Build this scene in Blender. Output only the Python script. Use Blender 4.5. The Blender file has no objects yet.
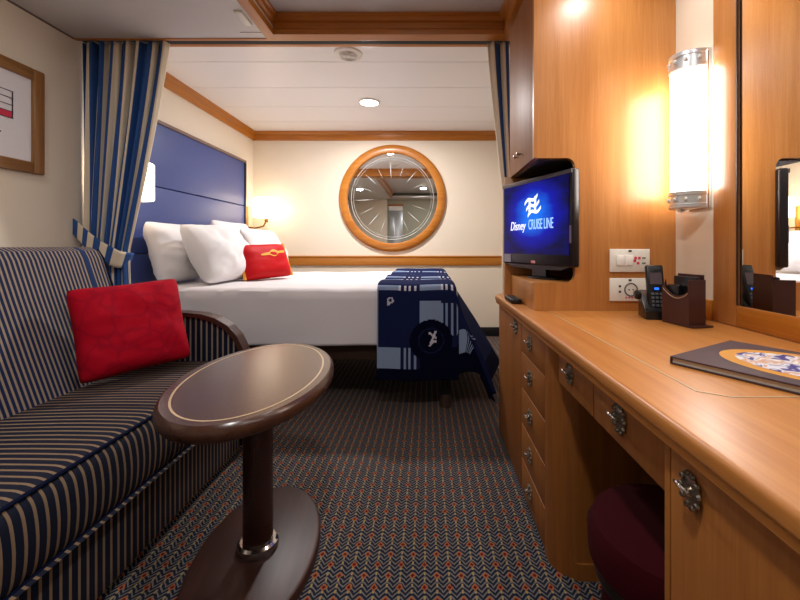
import bpy, bmesh, math, random
from mathutils import Vector, Matrix, noise
random.seed(4)
PI = math.pi
SC = bpy.context.scene
COL = SC.collection

# ------------------------------------------------------------------ materials
def nmat(name):
    m = bpy.data.materials.new(name); m.use_nodes = True
    nt = m.node_tree
    return m, nt, nt.nodes['Principled BSDF']

def srgb(r, g, b):
    def f(c):
        c /= 255.0
        return c/12.92 if c <= .04045 else ((c+.055)/1.055)**2.4
    return (f(r), f(g), f(b), 1)

def plain(name, col, rough=.5, metal=0, bump=0, bscale=200, coat=0, spec=.5, sheen=0):
    m, nt, p = nmat(name)
    p.inputs['Base Color'].default_value = col
    p.inputs['Roughness'].default_value = rough
    p.inputs['Metallic'].default_value = metal
    p.inputs['Coat Weight'].default_value = coat
    p.inputs['Specular IOR Level'].default_value = spec
    p.inputs['Sheen Weight'].default_value = sheen
    tc = nt.nodes.new('ShaderNodeTexCoord')
    n = nt.nodes.new('ShaderNodeTexNoise'); n.inputs['Scale'].default_value = bscale
    nt.links.new(tc.outputs['Object'], n.inputs['Vector'])
    mx = nt.nodes.new('ShaderNodeMix'); mx.data_type = 'RGBA'
    mx.inputs[6].default_value = tuple(c*.93 for c in col[:3])+(1,)
    mx.inputs[7].default_value = tuple(min(1, c*1.05) for c in col[:3])+(1,)
    nt.links.new(n.outputs['Fac'], mx.inputs[0]); nt.links.new(mx.outputs[2], p.inputs['Base Color'])
    if bump:
        b = nt.nodes.new('ShaderNodeBump'); b.inputs['Strength'].default_value = bump
        b.inputs['Distance'].default_value = .002
        nt.links.new(n.outputs['Fac'], b.inputs['Height']); nt.links.new(b.outputs['Normal'], p.inputs['Normal'])
    return m

def emis(name, col, strength):
    m, nt, p = nmat(name)
    p.inputs['Base Color'].default_value = col
    p.inputs['Emission Color'].default_value = col
    p.inputs['Emission Strength'].default_value = strength
    return m

def wood(name, c1, c2, rough=.35, axis='Z', coat=.15, fine=1.0):
    """grain running along axis"""
    m, nt, p = nmat(name)
    L = nt.links.new
    tc = nt.nodes.new('ShaderNodeTexCoord'); mp = nt.nodes.new('ShaderNodeMapping')
    s = {'X': (1.2, 30, 30), 'Y': (30, 1.2, 30), 'Z': (30, 30, 1.2)}[axis]
    mp.inputs['Scale'].default_value = s
    L(tc.outputs['Object'], mp.inputs['Vector'])
    n1 = nt.nodes.new('ShaderNodeTexNoise'); n1.inputs['Scale'].default_value = 1.3*fine; n1.inputs['Detail'].default_value = 5
    n1.inputs['Distortion'].default_value = .6
    n2 = nt.nodes.new('ShaderNodeTexNoise'); n2.inputs['Scale'].default_value = 7*fine; n2.inputs['Detail'].default_value = 3
    n3 = nt.nodes.new('ShaderNodeTexNoise'); n3.inputs['Scale'].default_value = .16; n3.inputs['Detail'].default_value = 2
    for n in (n1, n2, n3): L(mp.outputs[0], n.inputs['Vector'])
    a = nt.nodes.new('ShaderNodeMath'); a.operation = 'MULTIPLY_ADD'; a.inputs[1].default_value = .45
    L(n2.outputs['Fac'], a.inputs[0]); 
    b = nt.nodes.new('ShaderNodeMath'); b.operation = 'MULTIPLY_ADD'; b.inputs[1].default_value = .75
    L(n1.outputs['Fac'], b.inputs[0]); 
    c = nt.nodes.new('ShaderNodeMath'); c.operation = 'MULTIPLY_ADD'; c.inputs[1].default_value = .8; c.inputs[2].default_value = -.5
    L(n3.outputs['Fac'], c.inputs[0]); L(c.outputs[0], b.inputs[2]); L(b.outputs[0], a.inputs[2])
    r = nt.nodes.new('ShaderNodeValToRGB')
    r.color_ramp.elements[0].position = .2; r.color_ramp.elements[0].color = c2
    r.color_ramp.elements[1].position = .8; r.color_ramp.elements[1].color = c1
    L(a.outputs[0], r.inputs['Fac']); L(r.outputs['Color'], p.inputs['Base Color'])
    p.inputs['Roughness'].default_value = rough
    p.inputs['Coat Weight'].default_value = coat; p.inputs['Coat Roughness'].default_value = .2
    return m

def stripes(name, axis, base, line, period, duty, wide=None, rough=.8, offset=0):
    m, nt, p = nmat(name); L = nt.links.new
    tc = nt.nodes.new('ShaderNodeTexCoord'); sx = nt.nodes.new('ShaderNodeSeparateXYZ')
    L(tc.outputs['Object'], sx.inputs[0])
    o = sx.outputs[{'X': 0, 'Y': 1, 'Z': 2}[axis]]
    def tri(period, duty, off):
        a = nt.nodes.new('ShaderNodeMath'); a.operation = 'ADD'; a.inputs[1].default_value = 10+off; L(o, a.inputs[0])
        d = nt.nodes.new('ShaderNodeMath'); d.operation = 'DIVIDE'; d.inputs[1].default_value = period; L(a.outputs[0], d.inputs[0])
        f = nt.nodes.new('ShaderNodeMath'); f.operation = 'FRACT'; L(d.outputs[0], f.inputs[0])
        l = nt.nodes.new('ShaderNodeMath'); l.operation = 'LESS_THAN'; l.inputs[1].default_value = duty; L(f.outputs[0], l.inputs[0])
        return l.outputs[0]
    mx = nt.nodes.new('ShaderNodeMix'); mx.data_type = 'RGBA'
    mx.inputs[6].default_value = base; mx.inputs[7].default_value = line
    L(tri(period, duty, offset), mx.inputs[0])
    out = mx.outputs[2]
    if wide:
        m2 = nt.nodes.new('ShaderNodeMix'); m2.data_type = 'RGBA'; m2.inputs[7].default_value = wide[0]
        L(out, m2.inputs[6]); L(tri(wide[1], wide[2], wide[3]), m2.inputs[0]); out = m2.outputs[2]
    # woven noise
    n = nt.nodes.new('ShaderNodeTexNoise'); n.inputs['Scale'].default_value = 900; L(tc.outputs['Object'], n.inputs['Vector'])
    m3 = nt.nodes.new('ShaderNodeMix'); m3.data_type = 'RGBA'; m3.blend_type = 'MULTIPLY'; m3.inputs[0].default_value = .4
    L(out, m3.inputs[6]); L(n.outputs['Fac'], m3.inputs[7]); 
    L(m3.outputs[2], p.inputs['Base Color'])
    bp = nt.nodes.new('ShaderNodeBump'); bp.inputs['Strength'].default_value = .3; bp.inputs['Distance'].default_value = .002
    L(n.outputs['Fac'], bp.inputs['Height']); L(bp.outputs[0], p.inputs['Normal'])
    p.inputs['Roughness'].default_value = rough
    p.inputs['Specular IOR Level'].default_value = .25
    return m

def carpet_mat():
    m, nt, p = nmat('carpet_pattern'); L = nt.links.new
    tc = nt.nodes.new('ShaderNodeTexCoord'); sx = nt.nodes.new('ShaderNodeSeparateXYZ'); L(tc.outputs['Object'], sx.inputs[0])
    def M(op, a, b=None, c=None):
        n = nt.nodes.new('ShaderNodeMath'); n.operation = op
        for i, v in enumerate((a, b, c)):
            if v is None: continue
            if isinstance(v, (int, float)): n.inputs[i].default_value = v
            else: L(v, n.inputs[i])
        return n.outputs[0]
    PX, PY = .074, .084
    nz = nt.nodes.new('ShaderNodeTexNoise'); nz.inputs['Scale'].default_value = 60; L(tc.outputs['Object'], nz.inputs['Vector'])
    wob = M('MULTIPLY', M('SUBTRACT', nz.outputs['Fac'], .5), .006)
    X = M('ADD', M('ADD', sx.outputs[0], 10), wob); Y = M('ADD', M('ADD', sx.outputs[1], 10), wob)
    def cell(v, per, off):   # signed distance to nearest centre
        f = M('FRACT', M('ADD', M('DIVIDE', v, per), off+.5))
        return M('MULTIPLY', M('SUBTRACT', f, .5), per)
    xa = cell(X, PX, 0); xb = cell(X, PX, .5); ya = cell(Y, PY, 0); yb = cell(Y, PY, .5)
    dx = cell(X, PX/2, 0); adx = M('ABSOLUTE', dx)
    # fir tree arcs
    w = M('ADD', Y, M('MULTIPLY', M('POWER', M('DIVIDE', adx, PX/4), 1.3), .019))
    arcs = M('LESS_THAN', M('FRACT', M('DIVIDE', w, PY/5)), .36)
    # diamonds
    def dia(x, y):
        return M('ADD', M('ABSOLUTE', x), M('MULTIPLY', M('ABSOLUTE', y), .8))
    d = M('MINIMUM', dia(xa, ya), dia(xb, yb))
    red = M('LESS_THAN', d, .0058); ring = M('LESS_THAN', M('ADD', d, M('MULTIPLY', wob, 1.2)), .0112)
    # vertical dashes on columns
    dash = M('MULTIPLY', M('LESS_THAN', adx, .0028), M('LESS_THAN', M('FRACT', M('DIVIDE', Y, PY/4)), .6))
    def mix(f, a, b):
        n = nt.nodes.new('ShaderNodeMix'); n.data_type = 'RGBA'; L(f, n.inputs[0])
        for i, v in ((6, a), (7, b)):
            if isinstance(v, tuple): n.inputs[i].default_value = v
            else: L(v, n.inputs[i])
        return n.outputs[2]
    c = mix(arcs, srgb(30, 36, 58), srgb(134, 128, 122))
    c = mix(dash, c, srgb(186, 160, 106))
    c = mix(ring, c, srgb(186, 108, 66)); c = mix(red, c, srgb(110, 18, 20))
    n2 = nt.nodes.new('ShaderNodeTexNoise'); n2.inputs['Scale'].default_value = 500; L(tc.outputs['Object'], n2.inputs['Vector'])
    mm = nt.nodes.new('ShaderNodeMix'); mm.data_type = 'RGBA'; mm.blend_type = 'MULTIPLY'; mm.inputs[0].default_value = .6
    L(c, mm.inputs[6]); L(n2.outputs['Fac'], mm.inputs[7]); L(mm.outputs[2], p.inputs['Base Color'])
    bp = nt.nodes.new('ShaderNodeBump'); bp.inputs['Strength'].default_value = .6; bp.inputs['Distance'].default_value = .004
    L(n2.outputs['Fac'], bp.inputs['Height']); L(bp.outputs[0], p.inputs['Normal'])
    p.inputs['Roughness'].default_value = .95; p.inputs['Specular IOR Level'].default_value = .15
    return m

def screen_mat():
    m, nt, p = nmat('screen_picture'); L = nt.links.new
    tc = nt.nodes.new('ShaderNodeTexCoord')
    mp = nt.nodes.new('ShaderNodeMapping'); mp.inputs['Scale'].default_value = (4.2, 1, 5.6); mp.inputs['Location'].default_value = (0, 0, -.1)
    L(tc.outputs['Object'], mp.inputs['Vector'])
    g = nt.nodes.new('ShaderNodeTexGradient'); g.gradient_type = 'SPHERICAL'; L(mp.outputs[0], g.inputs['Vector'])
    mp2 = nt.nodes.new('ShaderNodeMapping'); mp2.inputs['Scale'].default_value = (6, 1, 22); L(tc.outputs['Object'], mp2.inputs['Vector'])
    n = nt.nodes.new('ShaderNodeTexNoise'); n.inputs['Scale'].default_value = 1.2; n.inputs['Detail'].default_value = 4; L(mp2.outputs[0], n.inputs['Vector'])
    a = nt.nodes.new('ShaderNodeMath'); a.operation = 'MULTIPLY_ADD'; a.inputs[1].default_value = .35; L(n.outputs['Fac'], a.inputs[0]); L(g.outputs['Fac'], a.inputs[2])
    r = nt.nodes.new('ShaderNodeValToRGB'); e = r.color_ramp.elements
    e[0].position = .12; e[0].color = srgb(1, 2, 34); e[1].position = 1.15; e[1].color = srgb(20, 120, 255)
    q = e.new(.55); q.color = srgb(5, 18, 170)
    L(a.outputs[0], r.inputs['Fac'])
    p.inputs['Base Color'].default_value = (0, 0, 0, 1); L(r.outputs['Color'], p.inputs['Emission Color'])
    p.inputs['Emission Strength'].default_value = .9; p.inputs['Roughness'].default_value = .3; p.inputs['Specular IOR Level'].default_value = .12
    return m

def cover_art():
    m, nt, p = nmat('cover_art'); L = nt.links.new
    tc = nt.nodes.new('ShaderNodeTexCoord')
    v = nt.nodes.new('ShaderNodeTexNoise'); v.inputs['Scale'].default_value = 24; v.inputs['Detail'].default_value = 1.5; v.inputs['Distortion'].default_value = 1.0
    L(tc.outputs['Object'], v.inputs['Vector'])
    r = nt.nodes.new('ShaderNodeValToRGB'); r.color_ramp.interpolation = 'CONSTANT'; e = r.color_ramp.elements
    e[0].position = 0; e[0].color = srgb(230, 230, 235); e[1].position = .38; e[1].color = srgb(60, 60, 140)
    for ps, c in ((.46, (225, 225, 235)), (.53, (215, 170, 140)), (.6, (235, 235, 235)), (.68, (120, 160, 175))):
        q = e.new(ps); q.color = srgb(*c)
    L(v.outputs['Fac'], r.inputs['Fac']); L(r.outputs['Color'], p.inputs['Base Color'])
    p.inputs['Roughness'].default_value = .35
    return m

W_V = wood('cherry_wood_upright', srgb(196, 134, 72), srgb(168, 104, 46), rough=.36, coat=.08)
W_VSH = wood('cherry_wood_shaded', srgb(160, 100, 40), srgb(128, 72, 24), rough=.5, coat=0)  # darker copy of the cherry wood, shade on the cabinet fronts painted in
W_Y = wood('cherry_wood_lengthwise', srgb(200, 136, 70), srgb(172, 104, 42), rough=.38, axis='Y', coat=.1)
W_TX = wood('orange_trim_crosswise', srgb(198, 128, 44), srgb(164, 92, 20), axis='X')
W_TY = wood('orange_trim_lengthwise', srgb(198, 128, 44), srgb(164, 92, 20), axis='Y')
W_PIC = wood('picture_frame_wood', srgb(166, 118, 64), srgb(120, 76, 34), axis='Z', rough=.4)
W_PICY = wood('picture_frame_wood_rail', srgb(166, 118, 64), srgb(120, 76, 34), axis='Y', rough=.4)
DK = wood('mahogany_dark', srgb(72, 38, 28), srgb(48, 22, 16), axis='Y', rough=.45, coat=0)
DKZ = wood('mahogany_pole', srgb(60, 30, 22), srgb(36, 16, 12), axis='Z', rough=.25, coat=.4)
WALL = plain('cream_wall_panel', srgb(234, 220, 200), .5)
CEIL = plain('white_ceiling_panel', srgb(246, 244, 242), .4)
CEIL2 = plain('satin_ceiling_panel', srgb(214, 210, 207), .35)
BLACK = plain('black_plastic', srgb(18, 18, 20), .3)
BLACKM = plain('black_matte', srgb(14, 13, 13), .7)
GLOSS = plain('gloss_black', srgb(22, 14, 18), .32)
WHITE = plain('white_plastic', srgb(235, 232, 222), .35)
CHROME = plain('brushed_chrome', srgb(205, 205, 205), .15, metal=1)
PEWTER = plain('antique_pewter', srgb(160, 150, 138), .28, metal=1)
BRASS = plain('brass', srgb(200, 150, 80), .25, metal=1)
MIRROR = plain('mirror_glass', (.9, .92, .9, 1), .01, metal=1)
ETCH = plain('etched_white', srgb(225, 228, 225), .5)
LINEN = plain('white_linen', srgb(234, 230, 230), .8, bump=.15, bscale=400, sheen=.3)
SHEET = plain('white_coverlet', srgb(226, 220, 222), .85, bump=.2, bscale=300, sheen=.3)
RED = plain('red_damask', srgb(184, 2, 26), .8, bump=.3, bscale=14, spec=.15)
REDB = plain('red_satin', srgb(190, 2, 14), .6, bump=.1, bscale=100, spec=.2)
GOLD = plain('gold_piping', srgb(226, 160, 50), .6)
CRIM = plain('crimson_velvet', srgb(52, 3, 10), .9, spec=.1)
BLUEH = plain('blue_headboard_vinyl', srgb(60, 76, 134), .42, bump=.1, bscale=300)
HBCAP = plain('headboard_cap', srgb(118, 96, 88), .4)
NAVY = plain('navy_fleece', srgb(26, 33, 70), .95, bump=.3, bscale=250, spec=.05)
NAVYD = plain('dark_navy_fleece', srgb(9, 11, 34), .95, bump=.3, bscale=250, spec=.05)
GREYB = plain('grey_blue_fleece', srgb(132, 150, 182), .9, bump=.3, bscale=250)
PALE = plain('pale_fleece', srgb(200, 200, 215), .9)
CB = plain('curtain_blue', srgb(30, 78, 146), .75, bump=.1, bscale=300, sheen=.1)
CC = plain('curtain_cream', srgb(232, 216, 190), .75, bump=.1, bscale=300, sheen=.1)
DBROWN = plain('dark_brown_box', srgb(58, 30, 20), .4)
LEATH = plain('brown_leather', srgb(64, 30, 26), .4, bump=.2, bscale=300)
BEDB = plain('bed_base_brown', srgb(60, 38, 24), .6)
BASEB = plain('black_skirting', srgb(16, 16, 22), .4)
PAPER = plain('page_edges', srgb(190, 180, 165), .7)
MAT = plain('picture_mount', srgb(236, 232, 236), .6)
REDP = plain('print_red', srgb(210, 50, 80), .6)
INK = plain('print_ink', srgb(60, 50, 60), .6)
GROOVE = plain('groove_dark', srgb(50, 24, 10), .6)
INLAY = plain('pale_inlay', srgb(190, 164, 128), .4)
SHADE = emis('lampshade_glow', srgb(255, 234, 206), 4.5)
TUBE = emis('frosted_tube_glow', srgb(255, 250, 244), 15)
LED = emis('downlight_glow', srgb(255, 252, 246), 12)
WTXT = emis('screen_white', srgb(235, 240, 255), 1.0)
SILVER = plain('satin_silver', srgb(226, 228, 230), .32, metal=.7)
LTXT = emis('screen_pale_blue', srgb(150, 190, 255), 1.0)
LEDB = emis('blue_key_light', srgb(30, 110, 255), 1.0)
STEEL = plain('steel_door', srgb(170, 172, 175), .3, metal=.6)
HALLW = plain('hall_wall_panel', srgb(170, 168, 150), .5)
NAVYC = srgb(13, 20, 44); TANC = srgb(148, 122, 96)
SOFA_Y = stripes('sofa_stripes', 'Y', NAVYC, TANC, .0262, .3)
SOFA_B = stripes('sofa_stripes_back', 'Y', srgb(16, 36, 80), srgb(168, 148, 126), .0185, .42, wide=(srgb(14, 50, 104), .8, .03, .4))
SOFA_S = stripes('sofa_stripes_seat', 'Y', NAVYC, TANC, .0262, .3)
SOFA_X = stripes('sofa_stripes_arm', 'X', NAVYC, srgb(150, 135, 120), .0262, .3)
PIPE = plain('navy_piping', srgb(10, 18, 44), .9, spec=.1)
CARPET = carpet_mat()
def damask(m, c1, c2):
    nt = m.node_tree; L = nt.links.new; p = nt.nodes['Principled BSDF']
    tc = nt.nodes.new('ShaderNodeTexCoord'); v = nt.nodes.new('ShaderNodeTexVoronoi'); v.feature = 'DISTANCE_TO_EDGE'; v.inputs['Scale'].default_value = 11
    n = nt.nodes.new('ShaderNodeTexNoise'); n.inputs['Scale'].default_value = 9
    mx = nt.nodes.new('ShaderNodeMix'); mx.data_type = 'VECTOR'; mx.inputs[0].default_value = .12
    L(tc.outputs['Object'], n.inputs['Vector']); L(tc.outputs['Object'], mx.inputs[4]); L(n.outputs['Color'], mx.inputs[5]); L(mx.outputs[1], v.inputs['Vector'])
    r = nt.nodes.new('ShaderNodeValToRGB'); r.color_ramp.elements[0].position = .02; r.color_ramp.elements[0].color = c2
    r.color_ramp.elements[1].position = .09; r.color_ramp.elements[1].color = c1
    L(v.outputs['Distance'], r.inputs['Fac']); L(r.outputs['Color'], p.inputs['Base Color'])
damask(RED, srgb(176, 3, 32), srgb(158, 2, 32))

# ------------------------------------------------------------------ helpers
def tag(o, label=None, cat=None, group=None, kind=None):
    if label: o['label'] = label
    if cat: o['category'] = cat
    if group: o['group'] = group
    if kind: o['kind'] = kind
    return o

def empty(name, loc, label, cat, group=None, rz=0):
    o = bpy.data.objects.new(name, None); COL.objects.link(o); o.empty_display_size = .05
    o.location = loc; o.rotation_euler = (0, 0, rz)
    return tag(o, label, cat, group)

class MB:
    def __init__(s): s.bm = bmesh.new(); s.mi = 0
    def _new(s, geom):
        for f in geom: f.material_index = s.mi
    def box(s, x0, x1, y0, y1, z0, z1, bev=0, seg=2, M=None):
        r = bmesh.ops.create_cube(s.bm, size=1)
        vs = r['verts']
        T = Matrix.Translation(((x0+x1)/2, (y0+y1)/2, (z0+z1)/2)) @ Matrix.Diagonal((abs(x1-x0), abs(y1-y0), abs(z1-z0), 1))
        bmesh.ops.transform(s.bm, matrix=T, verts=vs)
        fs = list({f for v in vs for f in v.link_faces})
        if bev:
            es = list({e for v in vs for e in v.link_edges})
            g = bmesh.ops.bevel(s.bm, geom=es, offset=bev, segments=seg, affect='EDGES', profile=.5)
            vs = list({v for f in g['faces'] for v in f.verts} | {v for v in vs if v.is_valid})
            fs = list({f for v in vs for f in v.link_faces})
        s._new(fs)
        if M is not None: bmesh.ops.transform(s.bm, matrix=M, verts=vs)
        return vs
    def lathe(s, prof, n=48, sx=1, sy=1, M=None, a0=0, a1=2*PI):
        """profile [(r,z)] about Z"""
        full = abs(a1-a0-2*PI) < 1e-6
        rings = []; allv = []
        k = n if full else n+1
        for r, z in prof:
            if r < 1e-7:
                v = s.bm.verts.new((0, 0, z)); rings.append([v]*k); allv.append(v); continue
            ring = [s.bm.verts.new((r*sx*math.cos(a0+(a1-a0)*i/n), r*sy*math.sin(a0+(a1-a0)*i/n), z)) for i in range(k)]
            rings.append(ring); allv += ring
        for a, b in zip(rings, rings[1:]):
            for i in range(n):
                j = (i+1) % k
                q = []
                for v in (a[i], a[j], b[j], b[i]):
                    if v not in q: q.append(v)
                if len(q) > 2:
                    f = s.bm.faces.new(q); f.material_index = s.mi; f.smooth = True
        if M is not None: bmesh.ops.transform(s.bm, matrix=M, verts=allv)
        return allv
    def tube(s, pts, r, n=10, closed=False):
        pts = [Vector(p) for p in pts]; rings = []
        N = len(pts)
        for i, p in enumerate(pts):
            if closed: t = pts[(i+1) % N]-pts[i-1]
            else: t = pts[min(i+1, N-1)]-pts[max(i-1, 0)]
            t.normalize()
            up = Vector((0, 0, 1)) if abs(t.z) < .95 else Vector((1, 0, 0))
            a = t.cross(up).normalized(); b = t.cross(a)
            rr = r[i] if isinstance(r, (list, tuple)) else r
            rings.append([s.bm.verts.new(p+a*rr*math.cos(2*PI*k/n)+b*rr*math.sin(2*PI*k/n)) for k in range(n)])
        M = N if closed else N-1
        for i in range(M):
            A, Bq = rings[i], rings[(i+1) % N]
            for k in range(n):
                f = s.bm.faces.new((A[k], A[(k+1) % n], Bq[(k+1) % n], Bq[k])); f.smooth = True; f.material_index = s.mi
        if not closed:
            for R in (rings[0], rings[-1]):
                f = s.bm.faces.new(R); f.material_index = s.mi
        return s
    def prism(s, pts, axis, a, b, bev=0):
        """polygon of 2D points extruded between a and b along axis. axis X: pts=(y,z); Y: (x,z); Z: (x,y)"""
        def mk(p, t):
            return {'X': (t, p[0], p[1]), 'Y': (p[0], t, p[1]), 'Z': (p[0], p[1], t)}[axis]
        A = [s.bm.verts.new(mk(p, a)) for p in pts]; Bv = [s.bm.verts.new(mk(p, b)) for p in pts]
        fs = [s.bm.faces.new(A), s.bm.faces.new(Bv[::-1])]
        n = len(pts)
        for i in range(n):
            fs.append(s.bm.faces.new((A[i], Bv[i], Bv[(i+1) % n], A[(i+1) % n])))
        for f in fs: f.material_index = s.mi
        if bev:
            es = list({e for f in fs[:2] for e in f.edges})
            bmesh.ops.bevel(s.bm, geom=es, offset=bev, segments=3, affect='EDGES', profile=.5)
        return s
    def grid(s, nu, nv, fn, matfn=None, smooth=True):
        V = [[s.bm.verts.new(fn(i/nu, j/nv)) for j in range(nv+1)] for i in range(nu+1)]
        for i in range(nu):
            for j in range(nv):
                f = s.bm.faces.new((V[i][j], V[i+1][j], V[i+1][j+1], V[i][j+1])); f.smooth = smooth
                f.material_index = matfn((i+.5)/nu, (j+.5)/nv) if matfn else s.mi
        return V
    def build(s, name, mats, parent=None, M=None, smooth=None, world=True):
        bm = s.bm
        bmesh.ops.recalc_face_normals(bm, faces=bm.faces)
        if M is not None: bmesh.ops.transform(bm, matrix=M, verts=bm.verts)
        if smooth:
            for f in bm.faces: f.smooth = True
        me = bpy.data.meshes.new(name)
        if parent is not None and world:
            # geometry given in world coordinates -> bring into the parent's space
            W = Matrix.Identity(4); q = parent; chain = []
            while q is not None: chain.append(q); q = q.parent
            for q in reversed(chain): W = W @ q.matrix_basis
            bmesh.ops.transform(bm, matrix=W.inverted(), verts=bm.verts)
        bm.to_mesh(me); bm.free()
        if not isinstance(mats, (list, tuple)): mats = [mats]
        for m in mats: me.materials.append(m)
        o = bpy.data.objects.new(name, me); COL.objects.link(o)
        if smooth == 'auto' or smooth is None:
            try: me.set_sharp_from_angle(angle=math.radians(35))
            except Exception: pass
        if parent is not None: o.parent = parent
        return o

def boxobj(name, mat, dims, parent=None, bev=.002, seg=2):
    m = MB(); m.box(*dims, bev=bev, seg=seg); o = m.build(name, mat, parent)
    if bev > .004:
        for f in o.data.polygons: f.use_smooth = True
        o.data.set_sharp_from_angle(angle=math.radians(40))
    return o
def struct(name, mat, dims, bev=0):
    return tag(boxobj(name, mat, dims, None, bev), kind='structure')
def frame_from(c, xd, yd):
    """matrix whose local x,y axes are xd,yd at c"""
    x = Vector(xd).normalized(); y = Vector(yd); y = (y-x*y.dot(x)).normalized(); z = x.cross(y)
    M = Matrix((x, y, z)).transposed().to_4x4(); M.translation = Vector(c); return M

# ------------------------------------------------------------------ camera
cd = bpy.data.cameras.new('camera'); cam = bpy.data.objects.new('camera', cd); COL.objects.link(cam)
cam.location = (0, 0, 1); cam.rotation_euler = (PI/2, 0, 0)
cd.sensor_width = 36; cd.lens = 18; cd.shift_x = -.035; cd.shift_y = -.0675; cd.clip_start = .02
SC.camera = cam

XL, XR, YB, YF = -1.94, 1.0, 4.44, -.95
ZC, ZL, ZT = 2.27, 2.138, 2.235
# ------------------------------------------------------------------ setting
struct('floor', CARPET, (XL-.1, XR+.1, YF-.1, YB+.1, -.05, 0))
struct('wall_left', WALL, (XL-.1, XL, YF-.1, YB+.1, 0, 2.4))
struct('wall_right', WALL, (XR, XR+.1, YF-.1, YB+.1, 0, 2.4))
struct('wall_back', WALL, (XL, XR, YB, YB+.1, 0, 2.4))
struct('wall_front', HALLW, (XL, XR, YF-.1, YF, 0, 2.4))
# bedroom ceiling made of panels with seams
m = MB(); ys = [2.3, 2.76, 3.21, 3.65, 4.08, YB]
for a, b in zip(ys, ys[1:]): m.box(XL, XR, a+.003, b-.003, ZC, ZC+.05)
m.box(XL, XR, 2.3, YB, ZC+.02, ZC+.06)
tag(m.build('ceiling', CEIL), kind='structure')
# living ceiling with tray
TX0, TX1, TY0, TY1 = -.83, .43, -.5, 2.14
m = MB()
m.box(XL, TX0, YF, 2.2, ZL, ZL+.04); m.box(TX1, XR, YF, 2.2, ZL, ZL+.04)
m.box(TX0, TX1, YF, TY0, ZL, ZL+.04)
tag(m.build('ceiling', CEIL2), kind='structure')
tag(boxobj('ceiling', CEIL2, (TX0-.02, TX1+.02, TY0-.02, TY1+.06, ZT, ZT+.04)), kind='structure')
# tray crown: stepped profile on three visible sides
def crown_profile():   # (outward from tray centre, z)
    return [(0, ZL-.006), (.052, ZL-.006), (.052, ZT), (-.03, ZT), (-.03, ZT-.014), (-.018, ZT-.018), (-.014, ZT-.036), (0, ZT-.04), (.004, ZL+.03), (-.004, ZL+.022), (-.004, ZL+.004)]
m = MB(); m.prism([(TY1+p[0]-.0, p[1]) for p in crown_profile()], 'X', TX0, TX1-.02)
tag(m.build('trim_1', W_TX), kind='structure')
m = MB(); m.prism([(TX0-p[0], p[1]) for p in crown_profile()], 'Y', TY0, TY1+.052)
tag(m.build('trim_2', W_TY), kind='structure')
m = MB(); m.prism([(TX1+p[0]-.02, p[1]) for p in crown_profile()], 'Y', TY0, TY1+.052)
tag(m.build('trim_3', W_TY), kind='structure')
# curtain beam: fascia, dark track slot, rear strip
struct('trim_4', W_TX, (XL, XR, 2.19, 2.212, ZL-.004, 2.4), .001)
struct('trim_5', W_TX, (XL, XR, 2.27, 2.30, ZL+.006, 2.4), .001)
tag(boxobj('curtain_track', BLACKM, (XL+.005, XR-.3, 2.213, 2.269, ZL+.006, ZL+.03), None), 'dark curtain track set into the slot of the ceiling beam', 'curtain track')
# bedroom crowns
def bcrown(sign):
    return [(0, ZC-.1), (.012, ZC-.1), (.014, ZC-.085), (.02, ZC-.075), (.022, ZC-.03), (.03, ZC-.022), (.034, ZC), (0, ZC)]
m = MB(); m.prism([(YB-p[0], p[1]) for p in bcrown(1)], 'X', XL, XR); tag(m.build('trim_6', W_TX), kind='structure')
m = MB(); m.prism([(XL+p[0], p[1]) for p in bcrown(1)], 'Y', 2.301, YB); tag(m.build('trim_7', W_TY), kind='structure')
# wall rail on the back wall
m = MB(); m.prism([(YB, .785), (YB-.018, .785), (YB-.022, .795), (YB-.022, .872), (YB-.03, .878), (YB-.03, .892), (YB, .892)], 'X', XL, XR)
tag(m.build('trim_8', W_TX), kind='structure')
struct('baseboard_back', BASEB, (XL, XR, YB-.012, YB, 0, .1), .002)
struct('baseboard_left', BASEB, (XL, XL+.012, YF, YB-.012, 0, .1), .002)
struct('baseboard_right', BASEB, (XR-.012, XR, 2.3, YB-.012, 0, .1), .002)
# shallow reveal where the left wall panel steps behind the curtain
struct('trim_9', HBCAP, (XL, XL+.004, YF, 2.19, ZL-.008, ZL), .0)
# entry end of the room, behind the camera (seen in the porthole mirror)
dr = boxobj('door_1', STEEL, (-.95, -.62, YF, YF+.03, .02, 1.86), None, .003); tag(dr, kind='structure')
m = MB(); m.tube([(-.68, YF+.03, .98), (-.68, YF+.07, .98), (-.76, YF+.07, .98)], .009); m.build('door_handle', CHROME, dr)
struct('trim_10', W_TX, (-.98, -.6, YF, YF+.02, 1.98, 2.02), .002)
struct('trim_11', CEIL, (-.95, -.62, YF, YF+.018, 1.865, 1.975), .002)
struct('trim_12', WALL, (XL, -1.0, YF, YF+.05, 0, ZL), .002)

# ------------------------------------------------------------------ ceiling fittings
def downlight(x, y, z, r, label, strength, grp=None, mat=LED):
    t = empty('ceiling_light', (x, y, z), label, 'ceiling light', grp)
    m = MB(); m.lathe([(r, 0), (r, -.008), (r*.86, -.014), (r*.8, -.010), (r*.8, -.002)], 40, M=Matrix.Translation((x, y, z))); m.build('ring', WHITE, t)
    m = MB(); m.lathe([(r*.8, -.003), (r*.8, -.012), (r*.5, -.02), (0, -.023)], 40, M=Matrix.Translation((x, y, z))); m.build('lens', mat, t)
    l = bpy.data.lights.new('lamp', 'AREA'); l.shape = 'DISK'; l.size = r*1.5; l.energy = strength; l.color = (1, .98, .97)
    lo = bpy.data.objects.new('lamp', l); COL.objects.link(lo); lo.location = (0, 0, -.03); lo.parent = t
    return t
downlight(-.517, 3.52, ZC, .095, 'glowing round downlight in the white bedroom ceiling above the bed', 34)
downlight(-.1, .44, ZT, .08, 'round downlight in the raised ceiling tray over the desk side', 12)
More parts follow.
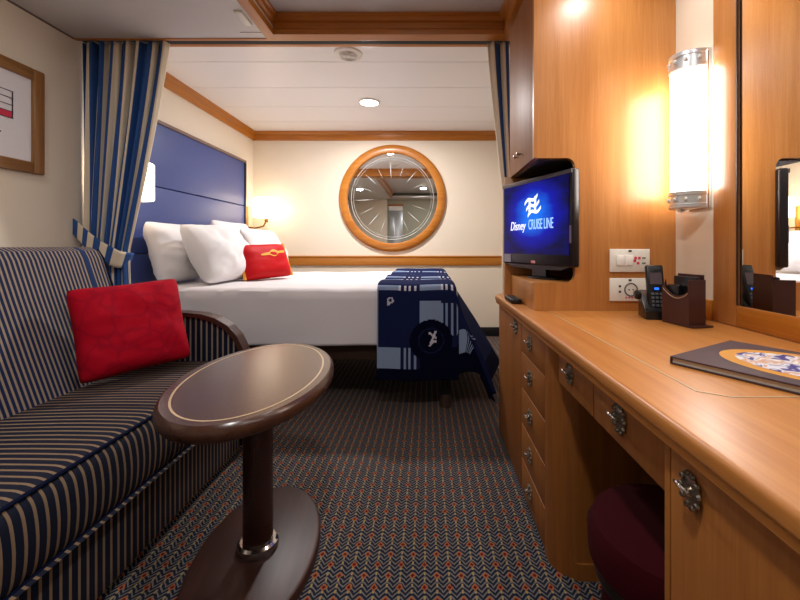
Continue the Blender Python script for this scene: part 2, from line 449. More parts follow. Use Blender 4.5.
downlight(.68, 1.37, ZL, .075, 'round downlight in the low ceiling over the desk, nearest the tall cabinet', 2.2)
downlight(.68, .35, ZL, .075, 'added unseen fill downlight in the low ceiling over the near end of the desk', 1.8)  # unseen fill lamp, added to brighten the desk end
downlight(-1.35, .95, ZL, .075, 'added unseen fill downlight in the low ceiling above the sofa', 3.5)  # unseen fill lamp, added to lift the left wall and sofa
t = empty('smoke_detector', (-.526, 2.64, ZC), 'flat round white speaker grille on the ceiling close to the beam', 'ceiling speaker')
m = MB(); m.lathe([(.092, 0), (.092, -.006), (.08, -.012), (.062, -.013), (.058, -.02), (.03, -.024), (0, -.025)], 40, M=Matrix.Translation((-.526, 2.64, ZC))); m.build('housing', WHITE, t)
m = MB()
for rr in (.02, .035, .05): m.tube([(-.526+rr*math.cos(a*PI/16), 2.64+rr*math.sin(a*PI/16), ZC-.0245) for a in range(32)], .0022, 6, True)
tag(m.build('grille', CEIL2, t))
o = boxobj('sprinkler_cover', WHITE, (-.94, -.90, 1.93, 2.05, ZL-.012, ZL+.001), None, .004); tag(o, 'small white oblong cover on the low ceiling beside the wooden tray edge', 'ceiling cover')
m = MB()
m.box(-.878, -.874, YF+.1, 2.13, ZL-.0015, ZL); m.box(-1.0, -.874, 2.128, 2.132, ZL-.0015, ZL)
tag(m.build('trim_13', HBCAP), kind='structure')

# ------------------------------------------------------------------ porthole mirror
PC = (-.394, 1.528)
t = empty('porthole_mirror', (PC[0], YB, PC[1]-.593), 'large round wall mirror with orange wooden porthole frame and etched compass rays', 'mirror')
RY = Matrix.Translation((PC[0], YB, PC[1])) @ Matrix.Rotation(PI/2, 4, 'X')
m = MB(); m.lathe([(.498, 0), (.498, .03), (.506, .04), (.53, .045), (.56, .043), (.585, .03), (.593, .015), (.593, 0)], 96, M=RY); m.build('frame', W_TX, t)
m = MB(); m.lathe([(.5, .010), (0, .010)], 96, M=RY)
m.lathe([(.5, .002), (0, .002)], 96, M=RY); m.build('glass', MIRROR, t)
m = MB()
yy = YB-.0105
for k in range(16):
    a = 2*PI*k/16+.06
    r0, r1 = ((.22, .41) if k % 4 else (.2, .43))
    w = .0016 if k % 2 else .0028
    d = Vector((math.cos(a), 0, math.sin(a))); q = Vector((-math.sin(a), 0, math.cos(a)))
    c = Vector((PC[0], yy, PC[1]))
    vs = [m.bm.verts.new(v) for v in (c+d*r0, c+d*((r0+r1)/2)+q*w, c+d*r1, c+d*((r0+r1)/2)-q*w)]
    m.bm.faces.new(vs)
m.tube([(PC[0]+.455*math.cos(i*PI/48), yy, PC[1]+.455*math.sin(i*PI/48)) for i in range(96)], .0022, 5, True)
m.tube([(PC[0]+.43*math.cos(i*PI/48), yy, PC[1]+.43*math.sin(i*PI/48)) for i in range(96)], .0012, 5, True)
m.build('etching', ETCH, t)

# ------------------------------------------------------------------ headboard & bed
HX = -1.895
t = empty('headboard', (HX, 3.2, 0), 'tall blue padded headboard with horizontal seams along the left wall', 'headboard')
segs = [(.1, .62), (.625, .945), (.95, 1.412), (1.418, 1.86)]
for z0, z1 in segs:
    boxobj('padded_panel', BLUEH, (XL+.002, HX, 2.33, 4.13, z0, z1), t, .006, 3)
boxobj('cap', HBCAP, (XL+.001, HX+.012, 2.32, 4.155, 1.861, 1.885), t, .003)
boxobj('end_trim', plain('dark_end_trim', srgb(50, 38, 34), .4), (XL+.001, HX+.012, 4.131, 4.155, .1, 1.86), t, .003)

BX1, BY0, BY1, BZ = .165, 2.42, 4.03, .745
t = empty('bed', (-.85, 3.22, 0), 'double bed base with dark brown frame under the white bedding', 'bed')
boxobj('bed_frame', BEDB, (HX+.003, BX1-.04, BY0+.05, BY1-.05, .30, .42), t, .006)
boxobj('mattress', LINEN, (HX+.003, BX1-.02, BY0+.02, BY1-.02, .421, .72), t, .03, 4)
for x, y in ((.11, 2.5), (.11, 3.95), (-1.75, 2.5), (-1.75, 3.95), (-.8, 2.6)):
    lg = boxobj('leg', BLACKM, (x-.03, x+.03, y-.03, y+.03, .08, .299), t, .003)
    m = MB(); m.lathe([(.036, 0), (.036, .05), (.03, .079), (0, .079)], 20, M=Matrix.Translation((x, y, 0))); m.build('foot', BEDB, lg)

def coverlet():
    m = MB(); T = .0
    x0, x1 = HX+.006, BX1
    def fn(u, v):
        # u along X, v around the cross-section (front hem -> top -> back hem)
        x = x0+(x1-x0)*u
        H = .345; W = BY1-BY0
        L = H+W+H; s = v*L; r = .05
        if s < H:
            d = H-s; y = BY0 - .006*math.sin(x*9)*(d/H)-.010*(d/H); z = BZ-d
        elif s < H+W: y = BY0+(s-H); z = BZ
        else:
            d = s-H-W; y = BY1+.01*(d/H); z = BZ-d
        # round shoulders
        dy = min(y-BY0, BY1-y)
        if s >= H and s <= H+W and dy < r: z -= r-math.sqrt(max(0, r*r-(r-dy)**2))
        if (s < H and H-s < r):
            z = BZ-r-(H-s)*(.345-r)/.345*1.0
        elif s < H: z = BZ-r-(H-s)*(.345-r)/.345
        elif s > H+W: z = BZ-r-(s-H-W)*(.345-r)/.345
        n = noise.noise(Vector((x*2.2, y*3, z*3)))*.010+noise.noise(Vector((x*7, y*7, z*7)))*.004
        z += n if H <= s <= H+W else n*.3
        if s < H: y += n*.9
        de = x1-x
        if de < .04 and s >= H: z -= .04-math.sqrt(max(0, .04**2-(.04-de)**2))
        return (x, y, z)
    m.grid(110, 130, fn)
    # foot end
    V = m.grid(40, 14, lambda u, v: (x1+.004*math.sin(u*20)*v, BY0+(BY1-BY0)*u, (BZ-.04-.05*(1 if u in (0, 1) else 0))-.3*v))
    return m
m = coverlet()
o = m.build('coverlet', SHEET, None); sm = o.modifiers.new('t', 'SOLIDIFY'); sm.thickness = .012; sm.offset = -1
for f in o.data.polygons: f.use_smooth = True
tag(o, 'smooth white coverlet draped over the bed down to the dark base', 'coverlet')

def cushion(name, mat, w, h, th, M, label=None, cat=None, group=None, parent=None, n=30, seed=0, pw=2.6, wr=.006, sag=.07, flange=0):
    m = MB()
    def surf(sign):
        def fn(u, v):
            a = 2*u-1; b = 2*v-1
            ea = 1-sag*(1-b*b) ; eb = 1-sag*(1-a*a)
            x = w/2*a*(ea if abs(a) > 0 else 1); y = h/2*b*eb
            cr = .055*(abs(a*b))**6
            x = w/2*a*(1-sag*(1-b*b)*abs(a)**3-cr); y = h/2*b*(1-sag*(1-a*a)*abs(b)**3-cr)
            k = max(0, 1-abs(a)**pw)**.55*max(0, 1-abs(b)**pw)**.55
            z = th/2*k
            z += k*wr*noise.noise(Vector((a*2.4+seed, b*2.4, seed*1.7)))*3+k*wr*noise.noise(Vector((a*6+seed, b*6, seed)))
            return (x, y, sign*z)
        return fn
    m.grid(n, n, surf(1)); m.grid(n, n, surf(-1))
    bmesh.ops.remove_doubles(m.bm, verts=m.bm.verts, dist=1e-5)
    bmesh.ops.transform(m.bm, matrix=M, verts=m.bm.verts)
    o = m.build(name, mat, parent, smooth=True)
    if label: tag(o, label, cat, group)
    return o
def rim(w, h, M, r, sag=.07, sides=None, n=24):
    pts = []
    def E(a, b): return M @ Vector((w/2*a*(1-sag*(1-b*b)*abs(a)**3), h/2*b*(1-sag*(1-a*a)*abs(b)**3), 0))
    return E

# white pillows: back pair against the headboard, front pair leaning on them
up = Vector((-.22, 0, .97))
PG = 'white pillows against the blue headboard'
cushion('pillow', LINEN, .62, .42, .21, frame_from((-1.725, 2.80, .958), (0, 1, .0), (-.24, 0, .96)), 'white pillow standing nearest the striped curtain, behind another pillow', 'pillow', PG, seed=1, sag=.05, wr=.009)
cushion('pillow', LINEN, .62, .44, .23, frame_from((-1.455, 2.83, .95), (.10, .99, 0), (-.45, .05, .88)), 'big white pillow leaning in front of the pillow nearest the curtain', 'pillow', PG, seed=5, sag=.05, wr=.010)
cushion('pillow', LINEN, .64, .48, .2, frame_from((-1.725, 3.58, .99), (0, 1, .0), (-.22, 0, .96)), 'white pillow against the far half of the headboard by the lit lamp', 'pillow', PG, seed=9, sag=.05, wr=.009)
cushion('pillow', LINEN, .62, .44, .2, frame_from((-1.46, 3.62, .955), (.05, 1, 0), (-.45, 0, .88)), 'white pillow leaning just behind the red bolster cushion', 'pillow', PG, seed=13, sag=.05, wr=.009)
M = frame_from((-1.25, 3.05, .882), (.47, .88, .03), (-.36, .12, .92))
rb = cushion('red_cushion', REDB, .44, .28, .15, M, 'shiny red oblong cushion with gold edging and gold emblem on the bed', 'cushion', seed=21, sag=.04, pw=4, wr=.002)
def edge_pts(w, h, sag, M, a):   # side a=-1 or 1
    return [M @ Vector((w/2*a*(1-sag*(1-b*b)), h/2*b, .0)) for b in [i/12-1 for i in range(25)]]
for a in (-1, 1):
    m = MB(); m.tube([p+M.to_3x3() @ Vector((0, 0, .012)) for p in edge_pts(.432, .27, .04, M, a)], .012, 8); m.build('piping', GOLD, rb)
m = MB()   # emblem: small winged swirl
def ksurf(x, y):
    a, b = x/.22, y/.14
    return .075*max(0, 1-abs(a)**4)**.55*max(0, 1-abs(b)**4)**.55+.004
def embz(u, v):
    x = -.075+.235*u
    mid = .028+.022*u; hw = .005+.019*math.exp(-((u-.5)/.16)**2)+.005*abs(math.sin(u*9))
    y = mid+hw*(2*v-1)
    return M @ Vector((x, y, ksurf(x, y)))
m.grid(36, 4, embz)
m.build('emblem', GOLD, rb)

# ------------------------------------------------------------------ throw
def throw():
    m = MB()
    x0, xe, y1, ye = -.305, BX1+.012, 4.0, BY0-.022
    ztop = BZ+.022; SO, TO = .66, .53
    LS, LT = (xe-x0)+SO, (y1-ye)+TO
    def fn(u, v):
        s = x0+u*LS; tt = v*LT    # tt=0 back, grows to front
        sp = max(0, s-xe); tp = max(0, tt-(y1-ye))
        x = min(s, xe); y = y1-min(tt, y1-ye)
        p = 3.5
        L = (sp**p+tp**p)**(1/p)
        kk = min(1, max(0, (y-BY0)/.45)); z = ztop-L*((.93-.10*kk) if sp > 0 else 1)
        fl = sp*(.31+.18*kk)
        x += fl; y -= .05*tp+.18*sp*min(1, tp/.25)*.35
        if sp > 0:
            x += .016*math.sin(y*9+1)*min(1, sp/.3); 
            z += .05*max(0, (2.9-y))*0
        if tp > 0 and sp <= 0: y += .010*math.sin(s*16)*min(1, tp/.3)
        if sp == 0 and tp == 0:
            z += .012*abs(math.sin((y-2.4)*7.2))+.006*noise.noise(Vector((x*5, y*5, 0)))
        # soft shoulders
        r = .05
        if tp == 0 and y-ye < r: z -= (r-math.sqrt(max(0, r*r-(r-(y-ye))**2)))
        elif tp > 0: z -= r*max(0, 1-sp/.3)*(1-tp/TO*.3)
        if sp == 0 and xe-x < r and tp == 0: z -= (r-math.sqrt(max(0, r*r-(r-(xe-x))**2)))*.8
        elif sp > 0: z -= .04*max(0, 1-tp/.3)
        if sp > .1 and tp > .05:
            k = min(1, tp/.3)*min(1, (sp-.1)/.2); x += .02*math.sin(tp*26)*k
        return (x, y, max(z, .02))
    B = .127
    def mf(u, v):
        s = u*LS; tt = v*LT; tp = tt-(y1-ye)
        def bars(q, n=4): return (q/B*n) % 1 < .42
        if tp < .0:
            if s > LS-SO: return 0 if s < LS-.12 else 1
            q = tt % .26; c = s % (4*B)
            if q < .06:
                if c < B*1.0: return 2 if q > .02 else 0
                if c < 2*B: return 3 if bars(c) and q > .02 else 0
                if c < 3*B: return 2 if q > .01 else 0
                return 3 if bars(c) and q > .01 else 0
            return 0
        # front hang
        if (s-2.55*B)**2+(tp-.29)**2 < .128**2:
            if (s-2.55*B)**2+(tp-.27)**2 > .124**2: return 1
            d = math.hypot(s-2.55*B, tp-.29)
            if .07 < d < .078: return 0
            a, b = s-2.62*B, tp-.28
            if abs(a+b*.4) < .007 and abs(b) < .045: return 3
            if abs(b+.02-a*.8) < .007 and abs(a) < .026: return 3
            if abs(b-.02+a*.3) < .008 and abs(a) < .02: return 3
            return 1
        r = math.hypot(s-.62*B*1.0, tp-.045)
        if .012 < r < .02: return 3
        if abs(s-.62*B+.012) < .006 and .045 < tp < .075: return 3
        if s < .01 and tp < .33: return 2
        if tp < .33:
            if 2*B < s < 3*B and .05 < tp < .25: return 2
            if 3*B < s < 4*B and .06 < tp < .26: return 2 if bars(s) else 0
            if s > 4*B and tp > .24:
                c = s-4*B
                if c < B*1.1: return 2
                if c < 2*B*1.1: return 2 if bars(c) else 1
            return 0 if s > B else 0
        if tp < .46:
            if s < B: return 2
            if s < 2*B: return 2 if bars(s) else 0
            if s > 4*B and tp < .40:
                c = s-4*B
                if c < B*1.1: return 2
                if c < 2*B*1.1: return 2 if bars(c) else 1
            return 1
        return 1
    m.grid(170, 300, fn, mf)
    o = m.build('throw_blanket', [NAVY, NAVYD, GREYB, PALE], None, smooth=True)
    sm = o.modifiers.new('t', 'SOLIDIFY'); sm.thickness = .008; sm.offset = -1
    return o
tag(throw(), 'navy patterned throw blanket with pale squares and stripes over the foot of the bed', 'blanket')

# ------------------------------------------------------------------ bedside sconces
def sconce(y, label):
    t = empty('wall_lamp', (HX+.013, y, 1.15), label, 'lamp', None)
    boxobj('back_plate', BRASS, (HX+.001, HX+.022, y-.04, y+.04, 1.08, 1.34), t, .004)
    m = MB(); m.tube([(HX+.02, y, 1.18), (HX+.1, y, 1.18), (HX+.115, y, 1.2), (HX+.124, y, 1.27)], .008); m.lathe([(0, 0), (.016, .0), (.016, .03), (0, .03)], 16, M=Matrix.Translation((HX+.124, y, 1.25)))
    m.build('arm', BRASS, t)
    m = MB(); m.lathe([(.004, .0), (.115, 0), (.12, .006), (.12, .215), (.113, .221), (.004, .221)], 40, M=Matrix.Translation((HX+.124, y, 1.275)), sy=1.0); sh = m.build('lamp_shade', SHADE, t)
    for a in (-.06, .06):
        m = MB(); m.lathe([(0, 0), (.007, .002), (.007, .014), (0, .016)], 10, M=Matrix.Translation((HX+.124+a, y, 1.257))); m.build('finial', BRASS, t)
    return t
sconce(2.38, 'lit bedside lamp at the near end of the headboard, half hidden by the curtain')
# far sconce sits on a gold bracket just past the headboard
def sconce_far():
    y = 4.23; hx = XL+.001
    t = empty('wall_lamp', (hx, y, 1.1), 'lit white shaded lamp on a brass arm in the far bedroom corner', 'lamp')
    boxobj('back_plate', BRASS, (hx, hx+.03, y-.035, y+.03, 1.1, 1.42), t, .004)
    m = MB(); m.tube([(hx+.02, y, 1.2), (hx+.12, y, 1.19), (hx+.2, y, 1.21), (hx+.23, y, 1.27)], .009)
    m.lathe([(0, 0), (.018, .0), (.018, .04), (0, .04)], 16, M=Matrix.Translation((hx+.23, y, 1.25))); m.build('arm', BRASS, t)
    m = MB(); m.lathe([(.004, 0), (.125, 0), (.13, .006), (.13, .2), (.123, .206), (.004, .206)], 40, M=Matrix.Translation((hx+.23, y, 1.3))); m.build('lamp_shade', SHADE, t)
sconce_far()

# ------------------------------------------------------------------ curtains
def curtain(name, topx, tiex, botx, y0, ztie, nf, amp, cols, label, zt=ZL-.002, zb=.03, ph=0):
    t = empty(name, ((topx[0]+topx[1])/2, y0, 0), label, 'curtain')
    m = MB()
    def smooth(a): return a*a*(3-2*a)
    def fn(u, v):
        z = zt+(zb-zt)*v
        if z > ztie:
            k = (zt-z)/(zt-ztie); k2 = k**1.15
            xa = topx[0]+(tiex[0]-topx[0])*k2; xb = topx[1]+(tiex[1]-topx[1])*k2
        else:
            k = smooth((ztie-z)/(ztie-zb)); xa = tiex[0]+(botx[0]-tiex[0])*k; xb = tiex[1]+(botx[1]-tiex[1])*k
        x = xa+(xb-xa)*u
        A = amp*(.6+.4*abs(z-ztie)/1.1)
        y = y0+A*math.sin(u*nf*2*PI+ph+.5*math.sin(z*2))+A*.35*math.sin(u*nf*4.7*PI+1+z*1.5)
        x += A*.15*math.cos(u*nf*2*PI+ph)*(1 if .02 < u < .98 else 0)
        x = max(XL+.006, x)
        return (x, y, z)
    def mf(u, v):
        if isinstance(cols[0], int): return 0 if cols[int(u*len(cols)) % len(cols)] else 1
        k = 0; acc = 0; tot = sum(cols)
        for k, w_ in enumerate(cols):
            acc += w_/tot
            if u < acc: break
        return k % 2
    m.grid(nf*28, 60, fn, mf)
    cl = m.build('cloth', [CB, CC], t, smooth=True); sm = cl.modifiers.new('t', 'SOLIDIFY'); sm.thickness = .003
    return t
# blue/cream stripes, uneven like the photo
pat = [.08, .04, .06, .045, .06, .06, .07, .05, .11, .05, .07, .035, .15, .045, .11, .03]
lc = curtain('striped_curtain', (-1.932, -1.452), (-1.93, -1.675), (-1.93, -1.64), 2.24, .98, 7, .022, pat, 'blue and cream striped curtain tied back beside the sofa on the left wall', ph=.6)
# tieback: band sloping down to the right around the curtain front
m = MB()
def tb(u, v):
    x = -1.937+.275*u
    y = 2.24-.052-.02*math.sin(u*PI)
    if u > .93: y += (u-.93)/.07*.07
    z = 1.15-.19*u**1.2-.02*math.sin(u*PI)
    return (x-.03*v*u, y, z-.085*v-.01*v*math.sin(u*PI))
m.grid(48, 6, tb, lambda u, v: 0 if int(u*8.3) % 2 == 0 else 1)
o = m.build('tieback', [CB, CC], lc, smooth=True); sm = o.modifiers.new('t', 'SOLIDIFY'); sm.thickness = .006
curtain('striped_curtain', (.335, .46), (.42, .47), (.41, .48), 2.24, 1.30, 2, .016, [0, 0, 0, 1, 1, 1, 1, 0, 0, 1, 1, 0], 'narrow bunched striped curtain beside the tall wooden cabinet', ph=2)

# ------------------------------------------------------------------ picture
t = empty('framed_picture', (XL+.002, 1.75, 1.35), 'wood framed print with red block on the left wall above the sofa', 'picture')
Y0, Y1, Z0, Z1, fw = 1.40, 2.0, 1.352, 1.862, .055
def fr(name, pts, M_, axis): pass
for nm, dims, mt in (('frame_side', (XL+.001, XL+.028, Y1-fw, Y1, Z0, Z1), W_PIC), ('frame_side', (XL+.001, XL+.028, Y0, Y0+fw, Z0, Z1), W_PIC),
                 ('frame_side', (XL+.001, XL+.027, Y0+fw, Y1-fw, Z1-fw, Z1), W_PICY), ('frame_side', (XL+.001, XL+.027, Y0+fw, Y1-fw, Z0, Z0+fw), W_PICY)):
    boxobj(nm, mt, dims, t, .007, 3)
boxobj('mount', MAT, (XL+.002, XL+.010, Y0+fw-.004, Y1-fw+.004, Z0+fw-.004, Z1-fw+.004), t, 0)
XP = XL+.0105
boxobj('print_block', REDP, (XP, XP+.001, 1.58, 1.858, 1.592, 1.622), t, 0)
m = MB()
for z in (1.592, 1.6225, 1.652, 1.685, 1.716): m.box(XP+.001, XP+.002, 1.58, 1.86, z-.0015, z+.0015)
for y in (1.58, 1.856): m.box(XP+.001, XP+.002, y-.0025, y+.0025, 1.59, 1.716)
m.box(XP+.001, XP+.002, 1.80, 1.806, 1.515, 1.522)
m.build('print_lines', INK, t)

# ------------------------------------------------------------------ sofa
SY0, SY1 = .02, 1.925
t = empty('sofa', (-1.4, 1.0, 0), 'navy and tan pinstriped sofa bed along the left wall', 'sofa')
boxobj('base', SOFA_Y, (-1.88, -.905, SY0, SY1, .03, .232), t, .006)
def seat(y0, y1):
    m = MB(); prof = []
    pts = [(-1.52, .25), (-1.52, .42), (-1.42, .438), (-1.15, .447), (-.97, .446), (-.925, .441), (-.905, .428), (-.892, .40), (-.885, .34), (-.889, .28), (-.9, .252), (-.915, .243), (-1.3, .238)]
    sm_ = []
    for q in range(1, 11):
        p0, p1, p2, p3 = (Vector(pts[(q+k-1) % 13]) for k in range(4))
        for f in (0, .33, .66):
            sm_.append(tuple(.5*((2*p1)+(p2-p0)*f+(2*p0-5*p1+4*p2-p3)*f*f+(3*p1-p0-3*p2+p3)*f**3)))
    m.prism([pts[0]]+sm_+[pts[11], pts[12]], 'Y', y0+.003, y1-.003)
    o = m.build('seat_cushion', SOFA_S, t, smooth=True); o.data.set_sharp_from_angle(angle=math.radians(50))
    m = MB(); m.tube([(-.91, y0+.01, .438), (-.907, (y0+y1)/2, .4385), (-.91, y1-.01, .438)], .0055, 8)
    m.tube([(-.903, y0+.005, .243), (-.903, y1-.005, .243)], .012, 8); m.build('piping', PIPE, o)
seat(SY0, 1.38); seat(1.38, SY1)
m = MB()
m.prism([(-1.37, .435), (-1.43, .60), (-1.50, .80), (-1.548, .945), (-1.565, .978), (-1.6, .994), (-1.70, .995), (-1.78, .97), (-1.9, .62), (-1.9, .42), (-1.6, .40)], 'Y', SY0, SY1-.02, bev=.012)
o = m.build('backrest', SOFA_B, t, smooth=True); o.data.set_sharp_from_angle(angle=math.radians(50))
m = MB(); m.tube([(-1.37, SY1-.02, .45), (-1.43, SY1-.02, .60), (-1.50, SY1-.02, .80), (-1.55, SY1-.02, .945), (-1.575, SY1-.02, .982)], .006, 8); m.build('piping', PIPE, o)
# end arm with curved dark wooden edge
arc = [(-1.75, .675), (-1.5, .676), (-1.2, .674), (-1.1, .664), (-1.035, .645), (-.975, .61), (-.93, .56), (-.9, .50), (-.887, .43), (-.885, .3)]
def arm(y0, y1, full):
    a = MB(); a.prism([(-1.8, .03)]+[(-1.8, .67)]+[(x-.012, z-.012) for x, z in arc]+[(-.897, .03)], 'Y', y0, y1)
    o = a.build('arm', SOFA_X, t)
    w = MB()
    arcd = arc+[(-.885, .03)]
    def fn(u, v):
        k = u*(len(arcd)-1); i = min(int(k), len(arcd)-2); f = k-i
        x = arcd[i][0]*(1-f)+arcd[i+1][0]*f; z = arcd[i][1]*(1-f)+arcd[i+1][1]*f
        return Vector((x, 0, z))
    N = 60; Vr = []
    for i in range(N+1):
        p = fn(i/N, 0); q = fn(min(1, i/N+.01), 0)-fn(max(0, i/N-.01), 0); q.normalize(); nrm = Vector((-q.z, 0, q.x))
        if nrm.z < 0 and i < N*.5: nrm = -nrm
        o1 = p+Vector((.006, 0, .006)); o2 = p-Vector((.012, 0, .012))
        Vr.append([w.bm.verts.new((o1.x, y0-.010, o1.z)), w.bm.verts.new((o1.x, y1+.012, o1.z)), w.bm.verts.new((o2.x, y1+.012, o2.z)), w.bm.verts.new((o2.x, y0-.010, o2.z))])
    for A, Bq in zip(Vr, Vr[1:]):
        for k in range(4): w.bm.faces.new((A[k], A[(k+1) % 4], Bq[(k+1) % 4], Bq[k]))
    w.bm.faces.new(Vr[0]); w.bm.faces.new(Vr[-1])
    w.build('arm_trim', DK, o)
    c = MB(); c.box(-.935, -.915, y0-.013, y1+.015, .612, .626, M=None); 
    return o
arm(1.94, 1.985, True)
# red cushion on the sofa
BL = Vector((-1.36, 1.585, .462)); BR = Vector((-1.085, 1.86, .497)); TL = Vector((-1.44, 1.60, .825)); TR = Vector((-1.255, 1.90, .835))
C = (BL+BR+TL+TR)/4; xd = ((BR-BL)+(TR-TL)); yd = ((TL-BL)+(TR-BR))
cushion('red_cushion', RED, .405, .385, .15, frame_from(C+Vector((.03, -.035, .005)), xd, yd), 'square red damask cushion leaning in the corner of the striped sofa', 'cushion', seed=31, sag=.05, pw=3.2)

# ------------------------------------------------------------------ pedestal table
TC = (-.548, 1.29)
t = empty('side_table', (TC[0], TC[1], 0), 'dark oval pedestal table with pale inlay ring standing before the sofa', 'table', rz=math.radians(6))
MT = Matrix.Translation((TC[0], TC[1], 0)) @ Matrix.Rotation(math.radians(6), 4, 'Z')
a_, b_ = .397, .235
def ell(m, prof, bx, ay, n=72):   # prof: (inset from rim, z)
    rings = []
    for ins, z in prof:
        if ins is None: rings.append(None); continue
        rings.append([m.bm.verts.new(MT @ Vector(((bx-ins)*math.cos(2*PI*i/n), (ay-ins)*math.sin(2*PI*i/n), z))) for i in range(n)])
    for A, Bq in zip(rings, rings[1:]):
        for i in range(n):
            f = m.bm.faces.new((A[i], A[(i+1) % n], Bq[(i+1) % n], Bq[i])); f.smooth = True
    m.bm.faces.new(rings[0]); m.bm.faces.new(rings[-1])
TABLE = wood('table_top_veneer', srgb(84, 52, 38), srgb(58, 32, 22), axis='Y', rough=.27, coat=.1)
m = MB(); ell(m, [(.02, .548), (.006, .552), (0, .562), (0, .576), (.004, .585), (.012, .592)], b_, a_)
top = m.build('table_top', TABLE, t); 
m = MB(); n = 96
R1 = [m.bm.verts.new(MT @ Vector(((b_-.034)*math.cos(2*PI*i/n), (a_-.034)*math.sin(2*PI*i/n), .5925))) for i in range(n)]
R2 = [m.bm.verts.new(MT @ Vector(((b_-.040)*math.cos(2*PI*i/n), (a_-.040)*math.sin(2*PI*i/n), .5925))) for i in range(n)]
for i in range(n): m.bm.faces.new((R1[i], R1[(i+1) % n], R2[(i+1) % n], R2[i]))
m.build('inlay_ring', INLAY, top)
m = MB(); m.lathe([(0, .03), (.046, .03), (.046, .547), (0, .547)], 32, M=Matrix.Translation((TC[0], TC[1], 0))); m.build('pole', DKZ, t)
m = MB(); m.lathe([(.046, .031), (.062, .031), (.064, .04), (.062, .052), (.054, .058), (.046, .058)], 40, M=Matrix.Translation((TC[0], TC[1], 0))); m.build('collar', CHROME, t)
m = MB(); ell(m, [(.0, .0), (0, .018), (.004, .026), (.012, .030)], .19, .335)
m.build('base', DK, t)

# ------------------------------------------------------------------ desk units
XC, XE, ZD = .381, .36, .74
def handle(parent, x, y, z, s=1.0):
    m = MB()
    Mx = Matrix.Translation((x, y, z)) @ Matrix.Rotation(-PI/2, 4, 'Y')
    m.lathe([(.026*s, 0), (.026*s, .003), (.018*s, .006), (.012*s, .006), (0, .010)], 24, M=Mx)
    for k in range(10):
        a = 2*PI*k/10; c = (x-.003, y+.024*s*math.cos(a), z+.030*s*math.sin(a))
        m.lathe([(0, -.002), (.0065*s, 0), (.0045*s, .005), (0, .006)], 8, M=Matrix.Translation(c) @ Matrix.Rotation(-PI/2, 4, 'Y'))
    m.tube([(x, y, z), (x-.014*s, y, z), (x-.020*s, y, z+.002)], .0045*s, 8)
    h = m.build('handle', PEWTER, parent)
    m = MB(); m.tube([(x-.020*s-.006*s*math.sin(a), y+.020*s*math.cos(a), z+.004+.006*math.sin(a)) for a in [i*PI/10 for i in range(20)]], .0032*s, 6, True)
    m.build('ring_pull', CHROME, h)
    return h
# worktop
m = MB()
poly = [(XE, -.4), (XE, 2.14), (XE+.012, 2.18), (XE+.05, 2.21), (.999, 2.21), (.999, -.4)]
m.prism(poly, 'Z', ZD-.032, ZD, bev=.009)
wt = m.build('worktop', W_Y, None, smooth=True); wt.data.set_sharp_from_angle(angle=math.radians(30))
tag(wt, 'long orange cherry wood desk worktop along the right wall', 'desk top')
m = MB(); zz = ZD+.0002
m.box(.478, .482, .715, 1.6, zz, zz+.0006); m.prism([(.478, .715), (.482, .717), (.522, .69), (.52, .686)], 'Z', zz, zz+.0006); m.box(.52, .93, .686, .690, zz, zz+.0006)
m.build('inlay_line', INLAY, wt)
m = MB(); m.prism([(XE+.006, ZD-.032), (XE+.006, ZD-.044), (XE+.016, ZD-.05), (.6, ZD-.05), (.6, ZD-.032)], 'Y', -.4, 2.15)
m.build('edge_moulding', W_Y, wt)
# backsplash on right wall
struct('trim_14', W_TY, (XR-.016, XR, 1.395, 1.612, ZD+.0005, ZD+.07), .002)

G = 'fitted cabinets under the desk worktop'
t = empty('cabinet', (XC+.3, 1.88, 0), 'narrow wooden cabinet with single door at the far end of the desk', 'cabinet', G)
boxobj('body', W_VSH, (XC+.018, .998, 1.635, 2.145, .0, ZD-.051), t, .002)
d = boxobj('door', W_VSH, (XC, XC+.017, 1.638, 2.142, .012, ZD-.055), t, .002); handle(d, XC, 1.73, .652, .95)
t = empty('drawer_unit', (XC+.3, 1.42, 0), 'rounded wooden drawer unit with five drawers beside the knee space', 'drawers', G)
m = MB(); r = .085; y0 = 1.197
cor = [(XC+r-r*math.sin(a), y0+r-r*math.cos(a)) for a in [i*PI/16 for i in range(9)]]
cor = cor  # from (XC+r, y0) to (XC, y0+r)
m.prism([(.998, y0)]+cor+[(XC, 1.305), (XC+.018, 1.305), (XC+.018, 1.632), (.998, 1.632)], 'Z', .0, ZD-.051)
m.build('body', W_VSH, t)
m = MB(); m.prism([(.998, y0-.006), (XC+r, y0-.006), (XC+.06, y0-.002), (XC+.06, y0+.002), (.998, y0+.0005)], 'Z', 0.0, .05); m.build('plinth', W_VSH, t)
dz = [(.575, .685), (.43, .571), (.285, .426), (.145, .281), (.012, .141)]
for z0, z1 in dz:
    d = boxobj('drawer', W_VSH, (XC, XC+.017, 1.308, 1.63, z0, z1), t, .002); handle(d, XC, 1.487, (z0+z1)/2+.008, .85)
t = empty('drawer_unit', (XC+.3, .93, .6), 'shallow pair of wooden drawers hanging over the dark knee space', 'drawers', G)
boxobj('apron', W_VSH, (XC+.03, .998, .651, 1.195, .597, ZD-.051), t, .002)
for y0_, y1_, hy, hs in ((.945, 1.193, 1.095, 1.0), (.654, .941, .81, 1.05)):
    d = boxobj('drawer', W_VSH, (XC+.009, XC+.029, y0_, y1_, .595, ZD-.054), t, .002); handle(d, XC+.009, hy, .651, hs*.85)
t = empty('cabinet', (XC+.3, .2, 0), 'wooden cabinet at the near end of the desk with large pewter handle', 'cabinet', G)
boxobj('body', W_VSH, (XC+.02, .998, -.38, .648, .0, ZD-.051), t, .002)
boxobj('stile', W_VSH, (XC+.002, XC+.019, .634, .648, .0, ZD-.051), t, .001)
